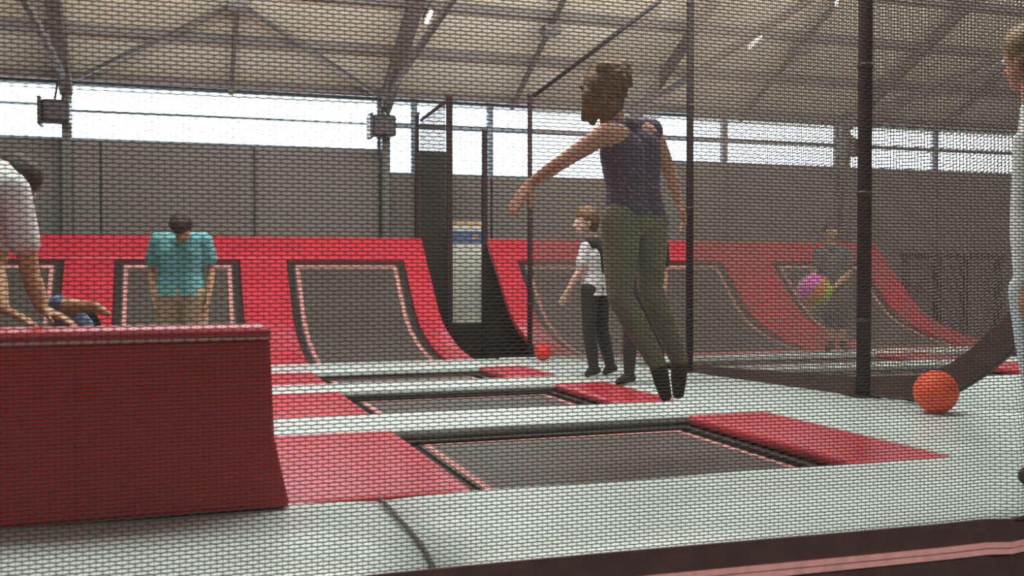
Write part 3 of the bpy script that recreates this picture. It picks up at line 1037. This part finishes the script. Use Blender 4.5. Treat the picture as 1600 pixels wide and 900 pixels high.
    m0 = H - up * .066 * hs + look * .085 * hs
    MB().tube([m0 - side * .022 * hs, m0 + look * .006 * hs, m0 + side * .022 * hs], .0055 * hs, 6).build('mouth', 'lip', t, smooth=True)
    # hair
    hc = [(H + up * .050 * hs - look * .020 * hs, .090 * hs, H + up * .055 * hs + look * .018 * hs, .080 * hs),
          (H + up * .02 * hs - look * .040 * hs, .080 * hs, H - up * (.045 + hair_len) * hs - look * .045 * hs, .060 * hs)]
    for q in (-1, 1):
        hc += [(H + up * .045 * hs + side * q * .030 * hs - look * .01 * hs, .074 * hs, H - up * (.0 + hair_len) * hs + side * q * .052 * hs - look * .030 * hs, .048 * hs)]
    hc += hair_caps or []
    add_mesh('hair', capsules_mesh(hc, voxel, 1, 'hair'), hair, t)
    t_shirt[t.name] = sho if shirt else None
    return t


t_shirt = {}


def pix(d, **k):
    return {n: P(v[0], v[1], d + (v[2] if len(v) > 2 else 0)) for n, v in k.items()}


# 1. the jumping girl
d = 4.98
J = pix(d, head=(943, 146, 0), neck=(962, 190, 0), shl=(946, 209, -.13), shr=(1018, 205, .13), hipl=(970, 345, -.08), hipr=(1014, 345, .08),
        ell=(876, 254, -.12), wrl=(830, 286, .02), elr=(1046, 268, .18), wrr=(1060, 314, .14),
        knl=(968, 462, -.12), anl=(1026, 566, .0), tol=(1040, 618, .02), knr=(1016, 452, .02), anr=(1061, 562, .16), tor=(1060, 614, .16))
J['base'] = P(1040, 632, d)
J['base'].z = .19
J['head_scale'] = 1.06
face = (-RT * .80 + FW * .60)
hx = lambda x, y, r0, x2, y2, r1, dd=0, dd2=0: (P(x, y, d + dd), r0, P(x2, y2, d + dd2), r1)
hc = [hx(948, 122, .085, 936, 158, .085), hx(925, 150, .055, 914, 184, .022, -.03), hx(930, 155, .055, 926, 190, .020, .04), hx(958, 112, .055, 966, 118, .060, -.02),
      hx(972, 108, .048, 978, 128, .034, .02, .02), hx(950, 165, .06, 944, 192, .022, -.05, -.06), hx(960, 160, .05, 962, 188, .02, -.02), hx(978, 118, .030, 984, 132, .018)]
rh = random.Random(5)
for k in range(16):
    a0 = rh.uniform(0, 6.28)
    x0, y0 = 946 + 28 * math.cos(a0), 134 + 30 * math.sin(a0)
    x1, y1 = 943 + 35 * math.cos(a0 + .3) + rh.uniform(-2, 2), 138 + 40 * math.sin(a0 + .3) + rh.uniform(-2, 5)
    q0 = rh.uniform(-.09, .05)
    hc.append(hx(x0, y0, .026, x1, y1, .010, q0, q0 - .01))
girl = person('girl in dotted purple sleeveless top and olive trousers jumping over the nearest trampoline', J, .93, face, 'skin', 'purple', 'tank', 'olive', 'long', 'sock', 'hair_brown',
              hair_caps=hc, girth=1.06, voxel=.006, hem_drop=-.02,
              hands={'l': dict(along=P(803, 322, d) - P(830, 286, d), palm=FW * .6 - UP * .5 + RT * .3, curl=.10, scale=1.2), 'r': dict(along=P(1072, 350, d) - P(1060, 314, d), palm=-RT, curl=.3, scale=1.1)})

# 2. boy with the red print, arm stretched to the left
d = 8.12
J = pix(d, head=(916, 346, 0), neck=(926, 374, .02), shl=(916, 386, -.08), shr=(938, 386, .10), hipl=(922, 452, -.06), hipr=(938, 452, .06),
        ell=(905, 425, -.10), wrl=(887, 456, -.08), elr=(950, 420, .14), wrr=(952, 452, .12),
        knl=(920, 512, -.08), anl=(928, 570, -.05), tol=(918, 580, -.06), knr=(940, 512, .06), anr=(954, 564, .1), tor=(946, 576, .1))
for k in ('anl', 'anr'): J[k].z = .065
for k in ('tol', 'tor'): J[k].z = .028
J['base'] = G(930, 578)
J['head_scale'] = 1.18
boy = person('child in white and black shirt with a red print, one arm reaching out', J, .80, -RT * .9 + FW * -.15, 'skin_pale', 'white_cotton', 'tee', 'black_cotton', 'long', 'sock', 'hair_brown', girth=.95, voxel=.008)
add_mesh('vest', capsules_mesh([(P(922, 382, d - .06), .062, P(942, 382, d + .08), .062), (P(934, 388, d), .085, P(940, 420, d + .04), .075)], .008, 2, 'vest'), 'black_cotton', boy, 'black yoke of the shirt')
e = P(921, 392, d - .13)
em = MB().ball(e, (.03, .02, .042), 12, 8, (RT, FW, UP)).build('emblem', 'emblem_red', None, smooth=True)
em.parent = t_shirt[boy.name]
em.matrix_parent_inverse = boy.matrix_basis.inverted()

# 3. child in dark clothes hidden behind the girl
d = 7.62
J = pix(d, head=(1000, 338, .05), neck=(1004, 368), shl=(975, 384), shr=(1034, 384), hipl=(988, 470), hipr=(1020, 470),
        ell=(968, 420), wrl=(975, 455, -.1), elr=(1038, 425), wrr=(1036, 462, -.06),
        knl=(984, 530), anl=(983, 588), tol=(966, 597, -.05), knr=(1026, 530), anr=(1030, 584, .1), tor=(1036, 592, .05))
J['base'] = G(975, 600)
person('child in black clothes standing right behind the jumping girl', J, .78, -FW * .5 - RT * .6, 'skin', 'black_cotton', 'tee', 'black_cotton', 'long', 'sock', 'hair_dark', voxel=.009)

# 4. child in the teal shirt
d = 6.7
J = pix(d, head=(284, 356, -.15), neck=(284, 376, -.05), shl=(318, 377), shr=(248, 377), hipl=(303, 462), hipr=(264, 462),
        ell=(330, 420, .04), wrl=(326, 462, -.04), elr=(237, 420, .04), wrr=(240, 464, -.04),
        knl=(306, 530), anl=(305, 556), tol=(312, 562, -.1), knr=(258, 530), anr=(258, 556), tor=(252, 562, -.1))
ft = G(283, 505)
J = {k: v for k, v in J.items()}
for k in ('knl', 'knr'): J[k].z = .30
for k in ('anl', 'anr'): J[k].z = .02
for k in ('tol', 'tor'): J[k].z = -.03
J['base'] = V((J['anl'].x, J['anl'].y, -.07))
person('child in a teal t-shirt and khaki shorts looking down, behind the red block', J, .74, -FW * .55 - UP * .75, 'skin_tan', 'teal', 'tee', 'khaki', 'short', 'sock', 'hair_dark', girth=1.26, voxel=.008, upv=UP * .9 - FW * .6, hem_drop=.0)

# 5. bent person in white leaning on the block
d = 4.02
J = pix(d, head=(22, 288, .22), neck=(4, 270, .14), shl=(18, 300, .28), shr=(22, 298, -.03), hipl=(-150, 300, .24), hipr=(-155, 305, .04),
        ell=(-6, 420, .30), wrl=(4, 482, .06), elr=(48, 430, -.02), wrr=(66, 492, -.04),
        knl=(-140, 480, .24), anl=(-165, 620, .24), tol=(-120, 640, .24), knr=(-130, 480, .02), anr=(-160, 620, .02), tor=(-115, 640, .02))
for k in ('anl', 'anr'): J[k].z = .03
for k in ('tol', 'tor'): J[k].z = -.03
J['base'] = V((J['anr'].x, J['anr'].y, -.07))
J['wrr'].z = bz + .055
J['wrl'].z = bz + .05
bent = person('person in a white t-shirt bending over, hands on the red block', J, .95, RT * .8 - UP * .55, 'skin_tan', 'white_cotton', 'tee', 'black_cotton', 'long', 'sock', 'hair_dark', voxel=.008, upv=RT * .5 + UP * .85,
              hands={'r': dict(along=RT * .8 - UP * .35, palm=-UP, curl=.1), 'l': dict(along=RT * .8 - UP * .35, palm=-UP, curl=.1)})

# 6. child lying behind the block, blue shorts and a bare leg
d = 4.55
J = pix(d, head=(20, 560, .3), neck=(34, 552, .24), shl=(45, 545, .36), shr=(48, 548, .12), hipl=(112, 516, .16), hipr=(118, 516, .0),
        ell=(20, 580, .44), wrl=(40, 600, .4), elr=(28, 585, .1), wrr=(50, 600, .05),
        knl=(96, 490, .16), anl=(140, 516, .2), tol=(156, 512, .2), knr=(92, 478, -.06), anr=(148, 480, -.12), tor=(168, 490, -.13))
J['base'] = P(80, 590, d)
J['base'].z = .0
person('child in blue shorts lying back with one bare leg out, behind the red block', J, .62, RT * .5 + UP * .8, 'skin_tan', 'slate', 'tee', 'blue', 'short', None, 'hair_dark', girth=1.25, voxel=.008, upv=-RT * .8 + UP * .4)

# 7. child holding the coloured ball in the right court
d = 10.6
J = pix(d, head=(1298, 362, 0), neck=(1299, 384, .02), shl=(1322, 394), shr=(1278, 394), hipl=(1312, 462), hipr=(1288, 462),
        ell=(1326, 428), wrl=(1300, 452, -.2), elr=(1272, 425), wrr=(1270, 452, -.16),
        knl=(1316, 505), anl=(1318, 540), tol=(1322, 547, -.08), knr=(1297, 505), anr=(1298, 540), tor=(1292, 547, -.08))
for k in ('anl', 'anr'): J[k].z = .07
for k in ('tol', 'tor'): J[k].z = .032
J['base'] = G(1308, 549)
person('child in a dark slate t-shirt holding a many-coloured ball in the right court', J, .80, -FW, 'skin_tan', 'slate', 'tee', 'slate', 'short', 'sock', 'hair_dark', voxel=.01,
       hands={'l': dict(along=-RT, palm=FW, curl=.25), 'r': dict(along=RT * .3 - UP * .6 - FW * .5, palm=-RT, curl=.2)})
bc = P(1272, 455, d - .43)
t = thing('play_ball', 'many-coloured striped play ball held by the child in the right court', 'ball', bc)
R_ = .175
ax = (RT * .6 + UP * .8).normalized()
ex = ax.cross(FW).normalized()
ey = ax.cross(ex).normalized()
ns = 10
for k, mname in enumerate(['pink', 'magenta', 'orange', 'lime', 'green', 'yellow', 'pink', 'orange', 'lime', 'green']):
    vs, fs = [], []
    for j in range(13):
        th_ = math.pi * j / 12
        for i in range(5):
            ph = 2 * math.pi * (k + i / 4) / ns
            vs.append(bc + (ax * math.cos(th_) + (ex * math.cos(ph) + ey * math.sin(ph)) * math.sin(th_)) * R_)
    for j in range(12):
        for i in range(4):
            a = j * 5 + i
            fs.append((a, a + 1, a + 6, a + 5))
    MB().add(vs, fs).build('ball_panel', mname, t, smooth=True, recalc=False)

# 8. person in white at the right edge
d = 4.05
J = pix(d, head=(1611, 92, 0), neck=(1622, 165, .0), shl=(1614, 222, -.10), shr=(1690, 215, .22), hipl=(1622, 455, -.06), hipr=(1685, 455, .12),
        ell=(1603, 335, -.12), wrl=(1604, 440, -.2), elr=(1730, 340, .25), wrr=(1710, 450, .15),
        knl=(1630, 610, -.08), anl=(1640, 720, -.02), tol=(1605, 740, -.02), knr=(1685, 610, .1), anr=(1695, 715, .12), tor=(1665, 735, .12))
for k in ('anl', 'anr'): J[k].z = .08
for k in ('tol', 'tor'): J[k].z = .034
J['base'] = V((J['anl'].x, J['anl'].y, 0))
person('person in a white long-sleeved top and pale blue trousers standing at the right edge', J, 1.08, -RT * .45 + FW * .85, 'skin', 'white_cotton', 'long', 'paleblue', 'long', 'sock', 'hair_blond', voxel=.008)
